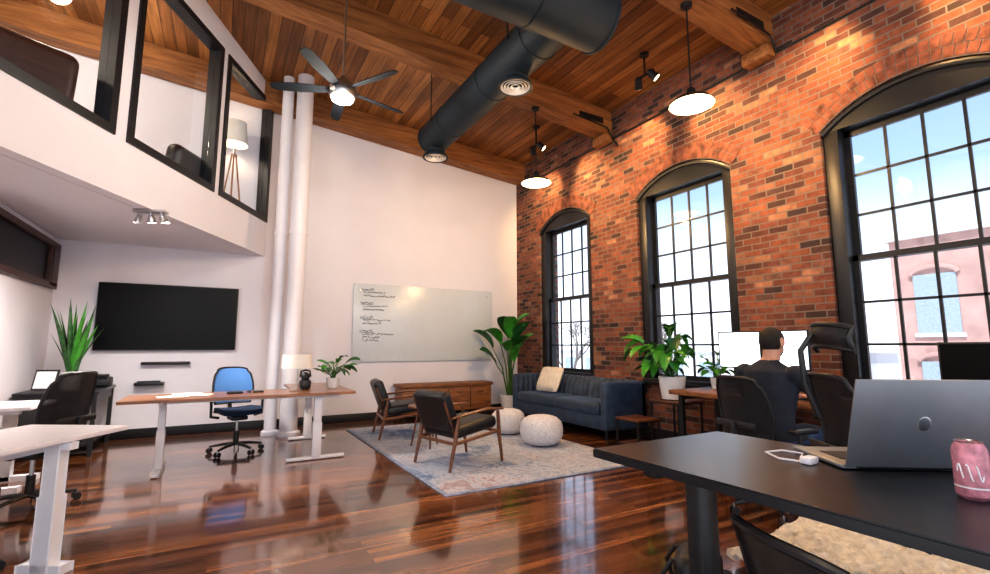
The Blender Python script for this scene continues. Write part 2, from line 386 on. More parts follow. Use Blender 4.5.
for i,yc in enumerate((8.42,5.75,3.05,.4,-2.2)):
    b=B(); xa=-5.7; xb=XW-.005; w=.15
    b.prism([(xa,yc-w,zc(xa)-.38),(xb,yc-w,zc(xb)-.38),(xb,yc-w,zc(xb)-.004),(xa,yc-w,zc(xa)-.004)],(0,2*w,0),M_beam); 
    b.done('trim_beam_%d'%(i+1))
for yc in (5.75,3.05):
    b=B(); b.b2(XW-.16,XW-.012,yc-.17,yc+.17,zc(XW)-.54,zc(XW)-.39,M_beam,bev=.02)
    for k in (-1,1):
        b.box((XW-.45,yc+k*.156,zc(XW)-.20),(.5,.010,.10),M_darkmetal)
        for q in (-.15,.05): b.cyl((XW-.45+q,yc+k*.155,zc(XW)-.20),(XW-.45+q,yc+k*.172,zc(XW)-.20),.016,M_darkmetal,n=8)
    b.done('trim_corbel')
b=B()
b.tube([(5.43,8.5,4.72),(5.43,5.95,4.72)],.013,M_darkmetal,n=8); b.tube([(5.43,5.55,4.72),(5.43,3.25,4.72)],.013,M_darkmetal,n=8); b.tube([(5.43,2.85,4.72),(5.43,-1,4.72)],.013,M_darkmetal,n=8)
b.tube([(4.6,5.56,zc(4.6)-.33),(5.30,5.56,zc(5.3)-.33),(5.42,5.56,4.72),(5.425,5.45,4.55)],.012,M_darkmetal,n=8)
b.tube([(4.6,2.86,zc(4.6)-.33),(5.30,2.86,zc(5.3)-.33),(5.42,2.86,4.72)],.012,M_darkmetal,n=8)
b.done('trim_conduit')

# mezzanine
O=V(.53,8.6,0); dv=V(-.468,-.884,0); nl=V(-.884,.468,0)
def dp(s,z,off=0): q=O+dv*s+nl*off; return (q.x,q.y,z)
ZW0,ZW1=3.33,5.38; SM=7.2
MW=[(.04,1.50),(1.62,3.19),(3.35,5.0),(5.16,6.8)]
b=B()
def dq(s0,s1,z0,z1a,z1b=None): 
    if z1b is None: z1b=z1a
    b.prism([dp(s0,z0),dp(s1,z0),dp(s1,z1b),dp(s0,z1a)],nl*.14,M_white)
def zcd(s): return zc(O.x+dv.x*s)-.004
dq(0.02,SM,SOF,ZW0); 
sE=[0.02]+[v for w in MW for v in w]+[SM]
for i in range(0,len(sE),2): dq(sE[i],sE[i+1],ZW0,ZW1)
dq(0.02,SM,ZW1,zcd(0),zcd(SM))
b.done('wall_mezzanine')
for i,(s0,s1) in enumerate(MW):
    b=B()
    def fr(a0,a1,z0,z1,t=.16,off=-.02): b.prism([dp(a0,z0,off),dp(a1,z0,off),dp(a1,z1,off),dp(a0,z1,off)],nl*t,M_frame)
    f=.085
    fr(s0,s0+f,ZW0,ZW1); fr(s1-f,s1,ZW0,ZW1); fr(s0+f,s1-f,ZW0,ZW0+f); fr(s0+f,s1-f,ZW1-f,ZW1)
    b.prism([dp(s0+f,ZW0+f,.06),dp(s1-f,ZW0+f,.06),dp(s1-f,ZW1-f,.06),dp(s0+f,ZW1-f,.06)],nl*.006,M_glass)
    b.done('window_%d'%(6+i))
b=B()
e=O+dv*SM
b.prism([(O.x-.17,YB-.01,SOF),(e.x-.14,e.y+.07,SOF),(-5.6,e.y+.07,SOF),(-5.6,YB-.01,SOF)],(0,0,.24),M_soffit); b.done('floor_mezzanine')
b=B(); b.prism([(-5.6,2.1,SOF),(-5.6,YB,SOF),(-5.6,YB,zc(-5.6)-.01),(-5.6,2.1,zc(-5.6)-.01)],(-.15,0,0),M_white); b.done('wall_mezzanine_left')

for nm,x,y,r in (('column',.92,7.75,.125),('column',.69,7.95,.085)):
    b=B(); b.lathe([(r+.04,0.0),(r+.04,.05),(r,.07),(r,3.0),(r+.012,3.0),(r+.012,3.06),(r,3.06),(r,zc(x)-.012)],M_pipe,n=32); b.done(nm,(x,y,0.001))

# duct
b=B(); R=.245; X=2.75; Z=4.6; YM=3.40
b.cyl((X,YM,Z),(X,6.85,Z),R,M_duct,n=40)
b.cyl((.2,YM,Z+.02),(3.15,YM,Z+.02),.31,M_duct,n=40); b.cyl((3.15,YM,Z+.02),(3.18,YM,Z+.02),.32,M_duct,n=40)
for y in (3.9,4.9,6.1,6.84): b.tube([(X,y-.02,Z),(X,y+.02,Z)],R+.008,M_duct,n=40)
for x in (.22,1.5,2.35): b.tube([(x-.02,YM,Z+.02),(x+.02,YM,Z+.02)],.318,M_duct,n=40)
for y in (4.35,6.72):
    b.cyl((X,y,Z-.2),(X,y,4.30),.15,M_duct)
    b.lathe([(.15,4.33),(.20,4.27),(.20,4.245),(.18,4.245),(.17,4.28),(.02,4.28)],M_duct,c=(X,y,0))
    for rr in (.15,.115,.08,.04): b.lathe([(rr,4.275),(rr+.020,4.25),(rr+.016,4.248),(rr-.004,4.272)],M_shade,c=(X,y,0),cap=False)
for y in (4.1,6.3):
    for sx in (-1,1): b.box((X+sx*(R+.01),y,(Z+zc(X))/2-.02),(.006,.03,zc(X)-Z-.06),M_darkmetal)
b.done('air_duct')

# ceiling fan
F=empty('ceiling_fan',(.96,4.98,4.0))
b=B(); b.cyl((0,0,.12),(0,0,zc(.96)-4.0-.06),.012,M_steel,n=12); b.lathe([(.0,.19),(.03,.18),(.05,.13),(.11,.10),(.14,.05),(.14,-.03),(.13,-.06),(.0,-.06)],M_steel)
b.lathe([(.02,zc(.96)-4.0-.1),(.07,zc(.96)-4.0-.03),(.07,zc(.96)-4.0-.012),(.0,zc(.96)-4.0-.012)],M_steel)
b.lathe([(.12,-.058),(.11,-.09),(.07,-.11),(.0,-.115)],M_glowc)
b.done('motor',parent=F)
b=B()
for k in range(5):
    a=2*pi*k/5+math.radians(84); c,s_=math.cos(a),math.sin(a)
    def q(r,w,z): return (c*r-s_*w,s_*r+c*w,z)
    b.grid([[q(r,-w+o,.03-w*tl),q(r,w+o,.03+w*tl)] for r,w,o,tl in ((.12,.030,0,.3),(.22,.045,0,.3),(.45,.060,.01,.28),(.68,.052,.015,.26),(.74,.028,.015,.26))],M_blade,thick=.008)
b.done('blades',parent=F)
light('POINT','fan_light',(0,0,-.24),55,(1,.92,.82),parent=F,shadow_soft_size=.12)

def pendant(x,y,z,ztop,e=80,c=(1,.62,.28)):
    P=empty('pendant_lamp',(x,y,z))
    b=B(); b.lathe([(.225,0),(.228,.008),(.19,.05),(.10,.085),(.05,.10),(.045,.17),(.03,.19),(0.004,.19)],M_darkmetal,cap=False)
    b.lathe([(.22,.004),(.185,.045),(.095,.078),(.01,.085)],M_whitem,cap=False)
    b.lathe([(.0,.012),(.200,.012),(.200,.016),(0.,.016)],M_glow)
    b.cyl((0,0,.18),(0,0,ztop-z-.03),.009,M_darkmetal,n=8); b.lathe([(.0,ztop-z-.05),(.055,ztop-z-.045),(.06,ztop-z-.008),(0.,ztop-z-.008)],M_darkmetal)
    b.done('shade',parent=P)
    light('POINT','bulb',(0,0,-.10),e,c,parent=P,shadow_soft_size=.1)
pendant(4.1,3.05,3.79,zc(4.1)-.38); pendant(3.98,5.72,3.74,zc(3.98)-.38)
pendant(3.9,.4,3.79,zc(3.9)-.38,50); pendant(.6,.4,3.79,zc(.6)-.38,75,(1,.86,.70)); pendant(.6,-2.2,3.79,zc(.6)-.38,75,(1,.86,.70))  # unseen pendants out of frame, added as fill light for the room

def spots(x,y,z,targets,e=150):
    P=empty('track_spotlight',(x,y,z))
    zt=zc(x)-z-.008
    b=B(); b.cyl((0,0,zt),(0,0,.02),.012,M_darkmetal,n=10); b.lathe([(0,zt-.03),(.06,zt-.03),(.06,zt),(0,zt)],M_darkmetal)
    b.box((0,0,.02),(.03,.30,.03),M_darkmetal,bev=.005)
    for (off,t) in targets:
        d=(Vector(t)-Vector((x,y+off,z))).normalized(); p=Vector((0,off,-.03))
        b.tube([p-d*.07,p-d*.05,p+d*.05,p+d*.08],[.025,.045,.052,.058],M_darkmetal,n=18)
        b.tube([p+d*.076,p+d*.084],.05,M_glow,n=18)
    b.done('heads',parent=P)
    for (off,t) in targets:
        d=(Vector(t)-Vector((x,y+off,z))).normalized(); p=Vector((0,off,-.03))+d*.10
        l=light('SPOT','spot_beam',p,e,(1,.60,.25),parent=P,spot_size=math.radians(78),spot_blend=1,shadow_soft_size=.04)
        l.rotation_euler=d.to_track_quat('-Z','Y').to_euler()
spots(4.76,4.24,4.93,[(-.12,(5.45,3.6,4.1)),(.12,(5.45,5.0,4.2))])
spots(4.72,6.76,4.88,[(-.12,(5.45,6.1,4.1)),(.12,(5.45,7.5,4.2))])
spots(4.76,1.75,4.93,[(-.12,(5.45,1.0,4.2)),(.12,(5.45,2.6,4.1))])
P=empty('ceiling_spotlight',(-.76,6.21,SOF-.008),math.radians(-25))
b=B(); b.box((0,0,-.015),(.32,.10,.03),M_steel,bev=.006)
for o in (-.11,0,.11):
    b.cyl((o,0,-.03),(o,0,-.06),.01,M_steel,n=8); b.tube([(o,0,-.06),(o+o*.15,.02,-.09),(o+o*.3,.03,-.13)],[.028,.035,.045],M_steel,n=14); b.tube([(o*1.3,.03,-.128),(o*1.3,.031,-.134)],.04,M_glowc,n=14)
b.done('heads',parent=P); light('SPOT','spot_beam',(.03,0,-.16),230,(1,.93,.88),parent=P,spot_size=math.radians(165),spot_blend=1,shadow_soft_size=.12)

# TV, whiteboard
b=B(); b.b2(-1.56,.18,8.515,8.56,1.24,2.20,M_plastic,bev=.008); b.b2(-1.545,.165,8.511,8.517,1.255,2.185,M_screen); b.b2(-.9,-.4,8.55,8.598,1.5,1.95,M_plastic); b.done('television')
b=B(); b.b2(-1.0,-.40,8.50,8.597,1.03,1.07,M_plastic,bev=.01); b.done('soundbar')
b=B(); b.b2(-1.05,-.7,8.45,8.597,.74,.78,M_black,bev=.005); b.b2(-1.02,-.75,8.47,8.58,.78,.80,M_plastic); b.done('wall_shelf')
W=empty('whiteboard')
b=B(); wx0,wx1,wz0,wz1=1.99,4.82,1.02,2.42
b.b2(wx0,wx1,8.565,8.577,wz0,wz1,M_wb,bev=.003)
for x in (wx0+.12,wx1-.12):
    for z in (wz0+.12,wz1-.12): b.cyl((x,8.555,z),(x,8.599,z),.018,M_steel,n=14)
b.done('glass_panel',parent=W)
b=B()
for g in range(4):
    z=wz1-.10-g*.25
    for ln in range(4 if g==3 else 3):
        x=wx0+.12+(.0 if ln==0 else .05); L=random.uniform(.32,.62)
        if ln==0:
            L=.24; b.b2(x,x+.24,8.561,8.5645,z-.030,z-.024,M_ink)
        n=int(L/.012); pts=[(x+i*.012,8.562,z-ln*.058+random.uniform(-.017,.019)) for i in range(n)]
        seg=[]
        for p_ in pts:
            if random.random()<.12 and len(seg)>2: b.tube(seg,.0052,M_ink,n=4); seg=[]
            else: seg.append(p_)
        if len(seg)>2: b.tube(seg,.0052,M_ink,n=4)
b.done('handwriting',parent=W)

# rug
b=B(); b.b2(1.80,4.16,3.99,7.76,.001,.014,M_rug); b.b2(1.76,4.2,3.95,7.8,.001,.012,M_rugedge,bev=.004); b.done('area_rug')
RZ=.0145
# sofa
S=empty('sofa',(0,0,0))
b=B(); xb,xf,ya,yb_=5.40,4.60,5.02,7.45
b.b2(xf+.02,xb,ya+.02,yb_-.02,.14,.34,M_velvet,bev=.03)
for x in (xf+.1,xb-.1):
    for y in (ya+.1,yb_-.1): b.cyl((x,y,0.001),(x,y,.15),.018,M_darkmetal,r2=.026,n=12)
b.done('frame',parent=S)
b=B(); n=2
for k in range(n):
    y0=ya+.15+k*(yb_-ya-.3)/n; y1=ya+.15+(k+1)*(yb_-ya-.3)/n
    b.b2(xf-.0,xb-.24,y0+.004,y1-.004,.33,.50,M_velvet,bev=.045,seg=4)
b.done('seat_cushions',parent=S)
b=B()
b.b2(xb-.13,xb,ya,yb_,.14,.80,M_velvet,bev=.04,seg=3)
n=17
for k in range(n):
    y=ya+.16+(yb_-ya-.32)*(k+.5)/n; h=(yb_-ya-.32)/n/2
    b.tube([(xb-.21,y,.47),(xb-.19,y,.55),(xb-.17,y,.68),(xb-.145,y,.765),(xb-.12,y,.795)],[(h*.98,.07),(h*.98,.075),(h*.98,.07),(h*.98,.05),(h*.95,.02)],M_velvet,n=14)
for (y,sg) in ((ya,1),(yb_,-1)):
    b.box(((xf+xb)/2,y+sg*.06,.47),(xb-xf,.12,.66),M_velvet,bev=.04,seg=3)
    n2=5
    for k in range(n2):
        x=xf+.05+(.52)*(k+.5)/n2; b.tube([(x,y+sg*.12,.47),(x,y+sg*.12,.7),(x,y+sg*.10,.775)],[(.05,.03),(.05,.035),(.05,.015)],M_velvet,n=12)
b.done('back_and_arms',parent=S)
def pillow(name,loc,rot,sz,m,parent=None):
    b=B(); n=12
    for sgn in (1,-1):
        P=[]
        for i in range(n+1):
            row=[]
            for j in range(n+1):
                u=i/n*2-1; v=j/n*2-1
                h=max(0,(1-u**4)*(1-v**4))**.5*sz[2]/2
                k=1-.08*(u*u*v*v)-.06*(1-abs(u))*abs(v)**3-.06*(1-abs(v))*abs(u)**3
                row.append((u*sz[0]/2*k,v*sz[1]/2*k,sgn*h))
            P.append(row)
        b.grid(P,m)
    bmesh.ops.remove_doubles(b.bm,verts=b.bm.verts,dist=.0005)
    o=b.done(name,loc); o.rotation_euler=rot
    if parent: o.parent=parent
    return o
pillow('throw_pillow',(4.96,6.78,.735),(0,math.radians(-62),math.radians(8)),(.48,.54,.16),M_cream)

def pouf(x,y,r,h):
    b=B(); P=[]
    for i in range(13):
        a=-pi/2+pi*i/12; rr=r*abs(math.cos(a))**.55; z=h/2+h/2*math.copysign(abs(math.sin(a))**.85,math.sin(a))
        P.append([(rr*(1+.035*math.cos(12*2*pi*k/48+i*pi))*math.cos(2*pi*k/48),rr*(1+.035*math.cos(12*2*pi*k/48+i*pi))*math.sin(2*pi*k/48),z) for k in range(49)])
    b.grid(P,M_knit); bmesh.ops.remove_doubles(b.bm,verts=b.bm.verts,dist=.001); b.done('knit_pouf',(x,y,RZ+.001))
pouf(3.72,5.29,.28,.38); pouf(3.76,6.2,.25,.36)

def armchair(x,y,rz,z=RZ):
    A=empty('armchair',(x,y,z+.008),rz)
    b=B(); W=.31
    for s in (-1,1):
        b.tube([(-.38,s*W,0),(-.31,s*W,.30),(-.27,s*W,.54)],[.016,.023,.020],M_woodframe,n=10)
        b.tube([(.37,s*W,0),(.32,s*W,.30),(.30,s*W,.56)],[.016,.023,.020],M_woodframe,n=10)
        b.tube([(-.36,s*W,.53),(-.15,s*W,.56),(.15,s*W,.59),(.37,s*W,.575)],[(.022,.014),(.034,.015),(.038,.015),(.028,.013)],M_woodframe,n=10)
        b.tube([(-.32,s*W,.27),(.33,s*W,.34)],[.02,.02],M_woodframe,n=8)
    b.tube([(-.32,-W,.27),(-.32,W,.27)],.018,M_woodframe,n=8); b.tube([(.32,-W,.33),(.32,W,.33)],.018,M_woodframe,n=8)
    for s in (-1,1): b.tube([(-.25,s*.26,.28),(-.43,s*.27,.70)],.014,M_woodframe,n=8)
    b.done('frame',parent=A)
    b=B(); b.box((.02,0,.40),(.62,.56,.13),M_leather,rot=(0,math.radians(-7),0),bev=.05,seg=4)
    b.box((-.335,0,.59),(.13,.57,.43),M_leather,rot=(0,math.radians(-21),0),bev=.05,seg=4)
    b.done('cushions',parent=A)
armchair(2.38,4.98,math.radians(14)); armchair(2.36,6.85,math.radians(-8))

b=B(); b.b2(2.75,4.6,8.13,8.56,.56,.62,M_rustic,bev=.008); b.b2(2.78,4.57,8.16,8.55,.12,.56,M_rustic,bev=.006)
for k in range(1,4): b.b2(2.78+1.79*k/4-.004,2.78+1.79*k/4+.004,8.152,8.17,.15,.53,M_black)
for k in range(4): b.cyl((2.78+1.79*(k+.5)/4-.05,8.15,.45),(2.78+1.79*(k+.5)/4+.05,8.15,.45),.008,M_darkmetal,n=8)
for x in (2.85,4.5):
    for y in (8.2,8.5): b.box((x,y,.062),(.05,.05,.12),M_darkmetal)
b.done('media_console')
b=B(); b.lathe([(0,.50),(.235,.50),(.245,.515),(.235,.53),(0,.53)],M_woodframe)
for k in range(3):
    a=2*pi*k/3+.4; b.tube([(.10*math.cos(a),.10*math.sin(a),.505),(.20*math.cos(a),.20*math.sin(a),0.006)],[.016,.011],M_woodframe,n=8)
b.done('side_table',(2.35,5.9,RZ+.004))

def tleg(b,x,y,h,ax,L,m,w=.075):
    ax=Vector(ax).normalized(); rz=math.atan2(ax.y,ax.x)
    b.box((x,y,h/2),(w*1.15,w*.8,h-.04),m,rot=(0,0,rz),bev=.006); b.box((x,y,h*.3),(w*1.35,w,h*.55),m,rot=(0,0,rz),bev=.006)
    b.box((x,y,.022),(L,.075,.034),m,rot=(0,0,rz),bev=.012); b.box((x,y,h-.02),(L*.8,.05,.035),m,rot=(0,0,rz),bev=.004)
    for s in (-1,1):
        p=Vector((x,y,0))+ax*(L/2-.05)*s; b.cyl((p.x,p.y,0),(p.x,p.y,.01),.02,M_plastic,n=12)
Dk=empty('corner_desk',(0,0,.001))
b=B(); b.prism([(-.85,5.84,.735),(1.42,5.84,.735),(1.42,7.45,.735),(.80,7.45,.735),(.80,6.58,.735),(-.85,6.58,.735)],(0,0,.03),M_woodtop); b.done('top',parent=Dk)
b=B(); tleg(b,-.50,6.2,.735,(0,1,0),.62,M_whitem); tleg(b,1.02,5.98,.735,(1,0,0),.64,M_whitem); tleg(b,1.12,7.32,.735,(1,0,0),.5,M_whitem)
b.b2(-.46,1.0,6.18,6.24,.69,.73,M_whitem); b.b2(1.05,1.11,6.0,7.3,.69,.73,M_whitem); b.done('legs',parent=Dk)
DT=.7665
b=B(); b.lathe([(0,0),(.075,0),(.078,.012),(.02,.02),(.009,.03),(.009,.32),(0,.32)],M_steel); b.lathe([(.16,.27),(.175,.27),(.165,.43),(.155,.43)],M_shade,cap=False); b.lathe([(.172,.272),(.162,.428)],M_shade,cap=False); b.lathe([(.0,.33),(.03,.33),(.035,.36),(0,.39)],M_glowc)
b.tube([(0,0,.32),(-.16,0,.35)],.003,M_steel,n=6); b.tube([(0,0,.32),(.16,0,.35)],.003,M_steel,n=6)
b.done('table_lamp',(.80,6.20,DT))
def pot(b,r,h,m=M_pot,z=0): b.lathe([(r*.72,z),(r*.8,z+.004),(r,z+h*.95),(r,z+h),(r*.9,z+h),(r*.88,z+h*.88),(0.002,z+h*.88)],m,n=28); b.lathe([(0.002,z+h*.885),(r*.87,z+h*.885),(r*.87,z+h*.89),(.002,z+h*.89)],M_soil)
def bush(name,loc,r,h,n,L,W,prof,m,seedv,up=(.1,1.2),stemL=(.1,.3),bend=.9,leafel=(-.2,.8),lims=(),bright=.65):
    random.seed(seedv); P=empty(name,loc)
    b=B(); pot(b,r,h); b.done('pot',parent=P)
    b=B()
    for k in range(n):
        az=2*pi*k/n*1.618*2+random.uniform(-.3,.3); el=random.uniform(*up); s=random.uniform(*stemL)
        p0=Vector((random.uniform(-.3,.3)*r,random.uniform(-.3,.3)*r,h*.86)); d=Vector((math.cos(az)*math.cos(el),math.sin(az)*math.cos(el),math.sin(el)))
        p1=p0+Vector((0,0,s*.5))+d*s*.35; p2=p0+Vector((0,0,s*.45))+d*s*.95
        b.tube([p0,p1,p2],[.006,.005,.004],M_stem,n=6)
        ll=L*random.uniform(.75,1.15)
        b.leaf(p2,az,random.uniform(*leafel),ll,W*ll/L,bend*random.uniform(.6,1.2),m if random.random()<bright else M_leaf,prof,n=9 if prof!='heart' else 12,roll=random.uniform(-.4,.4))
    for l_ in lims: b.squeeze(*l_)
    b.done('leaves',parent=P,nofix=True); return P
bush('potted_plant',(1.26,6.40,DT),.085,.13,20,.19,.10,'oval',M_leafl,3,stemL=(.05,.22),lims=((.24,0,-1),),bright=.4)
b=B(); b.box((0,0,.06),(.13,.13,.12),M_plastic,bev=.03); b.ell((.0,0,.15),(.05,.05,.06),M_plastic); b.tube([(-.06,.0,.15),(-.05,0,.22),(0,0,.235),(.05,0,.22),(.06,0,.15)],.012,M_plastic,n=8); b.done('headset',(.93,6.42,DT))
b=B()
for k,(x,y,r_) in enumerate(((-.42,6.15,.2),(-.2,6.2,-.3),(-.3,6.35,.1))): b.box((x,y,.002+k*.003),(.28,.2,.003),M_paper,rot=(0,0,r_))
b.done('papers',(0,0,DT))
b=B(); b.tube([(.02*math.cos(a),.02*math.sin(a)*1.3,.004+.001*k) for k,a in enumerate([i*.5 for i in range(26)])],.004,M_plastic,n=6); b.box((.1,.03,.008),(.11,.07,.016),M_plastic,bev=.005); b.box((-.14,0,.012),(.16,.10,.02),M_plastic,bev=.006); b.done('cable_adapter',(.3,6.22,DT))

def office_chair(x,y,rz,mback,mseat,head=False,arms=True,tb=1.02,sh=.48,frame=M_plastic):
    A=empty('office_chair',(x,y,.001),rz)
    b=B()
    for k in range(5):
        a=2*pi*k/5+.3; c,s=math.cos(a),math.sin(a)
        b.tube([(0,0,.11),(c*.15,s*.15,.10),(c*.30,s*.30,.075)],[(.028,.022),(.022,.018),(.014,.012)],frame,n=8)
        for o in (-.018,.018): b.cyl((c*.30-s*o-s*.011*(1 if o>0 else -1),s*.30+c*o+c*.011*(1 if o>0 else -1),.03),(c*.30-s*o,s*.30+c*o,.03),.03,M_plastic,n=14)
        b.cyl((c*.30,s*.30,.03),(c*.30,s*.30,.08),.008,M_steel,n=8)
    b.cyl((0,0,.09),(0,0,.26),.03,frame); b.cyl((0,0,.25),(0,0,sh-.06),.016,M_steel); b.box((0,0,sh-.06),(.24,.18,.05),frame,bev=.015)
    b.done('base',parent=A)
    b=B(); P=[]
    for i in range(11):
        u=i/10; xx=-.22+.46*u; row=[]
        for j in range(11):
            v=j/10*2-1; zz=sh+.012*abs(v)**2-.05*max(0,u-.75)**1*2-.01*math.cos(u*3)
            k=1-.16*abs(u*2-1)**4; row.append((xx*(1-.05*abs(v)**4),v*.245*k,zz))
        P.append(row)
    b.grid(P,mseat,thick=-.055)
    b.done('seat',parent=A)
    b=B(); P=[]; n=12; zb=sh+.10
    def bk(u,v):
        k=(.80+.20*math.sin(pi*min(1,u*.9+.12)))*(1-.10*max(0,u-.8)*5*abs(v)**3)
        return (-.26-.10*u+.03*math.sin(u*pi)+.055*v*v, v*.235*k, zb+(tb-zb)*u-.02*abs(v)**3*(u>.9))
    for i in range(n+1): P.append([bk(i/n,j/8*2-1) for j in range(9)])
    b.grid(P,mback,thick=.006)
    per=[bk(i/n,-1) for i in range(n+1)]+[bk(1,j/8*2-1) for j in range(1,8)]+[bk(1-i/n,1) for i in range(n+1)]+[bk(0,1-j/8*2) for j in range(1,8)]
    b.tube(per,.013,frame,n=8,closed=True)
    b.tube([(-.08,0,sh-.06),(-.27,0,sh-.04),(-.345,0,sh+.08),(-.35,0,sh+.24)],[.03,.028,.024,.02],frame,n=10)
    b.box((-.325,0,sh+.22),(.03,.36,.05),frame,bev=.012)
    if arms:
        for s in (-1,1):
            b.tube([(-.02,s*.20,sh-.05),(-.02,s*.29,sh-.03),(-.02,s*.295,sh+.17)],[.016,.018,.016],frame,n=8)
            b.box((.02,s*.295,sh+.185),(.25,.075,.03),frame,bev=.013,seg=3)
    if head:
        b.tube([(-.36,0,tb-.25),(-.43,0,tb-.05),(-.44,0,tb+.14),(-.37,0,tb+.24)],[.022,.020,.018,.016],frame,n=8)
        hp=lambda u,v:(-.33-.03*math.sin(u*pi)+.09*v*v, v*.185, tb+.17+.13*u-.03*abs(v)**3)
        b.grid([[hp(i/5,j/8*2-1) for j in range(9)] for i in range(6)],mback,thick=.01)
        per=[hp(i/5,-1) for i in range(6)]+[hp(1,j/8*2-1) for j in range(1,8)]+[hp(1-i/5,1) for i in range(6)]+[hp(0,1-j/8*2) for j in range(1,8)]
        b.tube(per,.017,frame,n=8,closed=True)
    b.done('back',parent=A); return A
office_chair(.22,6.84,math.radians(-75),M_meshblue,M_navyseat,tb=1.02,arms=True)
office_chair(-1.28,5.35,math.radians(150),M_mesh,M_leather,tb=1.08)
office_chair(-1.32,3.85,math.radians(-60),M_mesh,M_leather,tb=.70,sh=.44,arms=False)
office_chair(3.82,2.32,math.radians(-8),M_mesh,M_leather,tb=1.06)
office_chair(3.42,1.36,math.radians(-35),M_mesh,M_leather,head=True,tb=1.13)
office_chair(1.48,.60,math.radians(-20),M_mesh,M_leather,tb=.85,arms=False,sh=.42)
office_chair(2.20,.94,math.radians(172),M_mesh,M_leather,tb=.80,arms=False,sh=.44)
b=B(); random.seed(5); P=[]
for i in range(33):
    row=[]
    for j in range(33):
        u=i/32*2-1; v=j/32*2-1
        k=.9+.1*math.cos(3*math.atan2(v,u)); xx=u*.33*k; yy=v*.40*k
        r=max(abs(u),abs(v)); z=.525-.10*max(0,r-.75)**1.2*4+random.uniform(-.014,.018)+.05*max(0,-u-.3)
        row.append((xx+random.uniform(-.004,.004),yy+random.uniform(-.004,.004),z))
    P.append(row)
b.grid(P,M_fleece,thick=.03); b.done('sheepskin_throw',(2.10,.98,.0),math.radians(172))

def wdesk(name,A,d,n,L,Wd,h,mt,ml,legs,top=.03):
    Dd=empty(name,(0,0,.001)); A=Vector(A); d=Vector(d).normalized(); n=Vector(n).normalized()
    P=[A,A-d*L,A-d*L+n*Wd,A+n*Wd]
    b=B(); b.prism([(p.x,p.y,h-top) for p in P],(0,0,top),mt); 
    es=[e for e in b.bm.edges]; bmesh.ops.bevel(b.bm,geom=es,offset=.006,segments=2,affect='EDGES')
    b.done('top',parent=Dd)
    b=B(); q=[]
    for (s,o) in legs:
        c=A-d*s+n*o; q.append(c); tleg(b,c.x,c.y,h-top,n,min(Wd*.85,2*o+.1) if o<.3 else Wd*.85,ml)
    if len(q)>1:
        m_=(q[0]+q[1])/2; b.box((m_.x,m_.y,h-top-.03),((q[0]-q[1]).length,.06,.04),ml,rot=(0,0,math.atan2(d.y,d.x)))
    b.done('legs',parent=Dd); return Dd
wdesk('standing_desk',(-.52,4.16,0),(.53,.85,0),(-.85,.53,0),1.5,.70,.76,M_whitetop,M_whitem,[(.43,.08),(1.3,.22)])
wdesk('standing_desk',(-1.45,6.60,0),(0,1,0),(-1,0,0),.75,.58,.755,M_whitetop,M_whitem,[(.12,.3),(.62,.3)])
b=B(); b.b2(-2.02,-1.25,7.42,8.48,.73,.765,M_blacktop,bev=.005)
for x in (-1.98,-1.29):
    for y in (7.46,8.44): b.box((x,y,.366),(.045,.045,.73),M_black)
b.b2(-1.98,-1.29,7.44,7.47,.60,.73,M_black); b.b2(-1.32,-1.28,7.46,8.44,.62,.73,M_black); b.b2(-1.98,-1.29,7.46,8.44,.12,.15,M_black); b.b2(-2.0,-1.75,7.46,8.0,.15,.60,M_black,bev=.004)
b.done('console_table',(0,0,.001))
P=empty('snake_plant',(-1.62,7.82,.767)); b=B(); pot(b,.12,.22); b.done('pot',parent=P)
b=B(); random.seed(4)
for k in range(21):
    az=2*pi*k/21*2.4; rr=random.uniform(.0,.07); b.leaf((rr*math.cos(az),rr*math.sin(az),.18),az,math.radians(random.uniform(68,88)),random.uniform(.45,.98),.060,random.uniform(-.1,.2),M_snake if k%4 else M_leafl,'blade',fold=.25,roll=random.uniform(-1,1))
b.done('leaves',parent=P,nofix=True)
b=B(); b.box((0,0,.13),(.26,.015,.24),M_plastic,rot=(math.radians(-12),0,0),bev=.003); b.box((0,-.009,.13),(.22,.004,.20),M_paper,rot=(math.radians(-12),0,0)); b.box((0,.06,.10),(.02,.10,.01),M_plastic,rot=(math.radians(60),0,0)); b.done('picture_frame',(-1.78,7.56,.772),math.radians(-25))
b=B(); b.box((0,0,.06),(.30,.26,.12),M_plastic,bev=.02); b.box((0,-.08,.13),(.26,.14,.02),M_darkmetal,rot=(.3,0,0),bev=.005); b.box((0,-.15,.03),(.2,.10,.01),M_plastic); b.done('printer',(-1.42,8.24,.767))

# black standing desk
HD=.96
b0=empty('black_standing_desk',(0,0,.001))
b=B(); b.prism([(1.095,1.265,HD-.028),(1.135,-.55,HD-.028),(1.80,-.55,HD-.028),(1.75,1.265,HD-.028)],(0,0,.028),M_blacktop)
bmesh.ops.bevel(b.bm,geom=list(b.bm.edges),offset=.004,segments=2,affect='EDGES'); b.done('top',parent=b0)
b=B(); tleg(b,1.42,1.10,HD-.03,(1,0,0),.6,M_black,w=.075); tleg(b,1.44,-.35,HD-.03,(1,0,0),.6,M_black,w=.085); b.b2(1.40,1.46,-.35,1.05,HD-.07,HD-.03,M_black); b.done('legs',parent=b0)
hd=V(.30,-.20,0).normalized(); ang=math.atan2(hd.y,hd.x)
Lp=empty('laptop',(1.655,.60,HD+.0015),0)
b=B(); w=.37; hh=.25
b.box((0,.13,.008),(w,.25,.012),M_alu,bev=.005)
b.box((0,.125,.0148),(w*.78,.10,.002),M_plastic); b.box((0,.15,.0148),(w*.32,.06,.0015),M_darkmetal)
b.box((0,-.045,.132),(w,.006,hh),M_alu,rot=(math.radians(17),0,0),bev=.003)
b.box((0,-.0405,.132),(w*.96,.001,hh*.94),M_screen,rot=(math.radians(17),0,0))
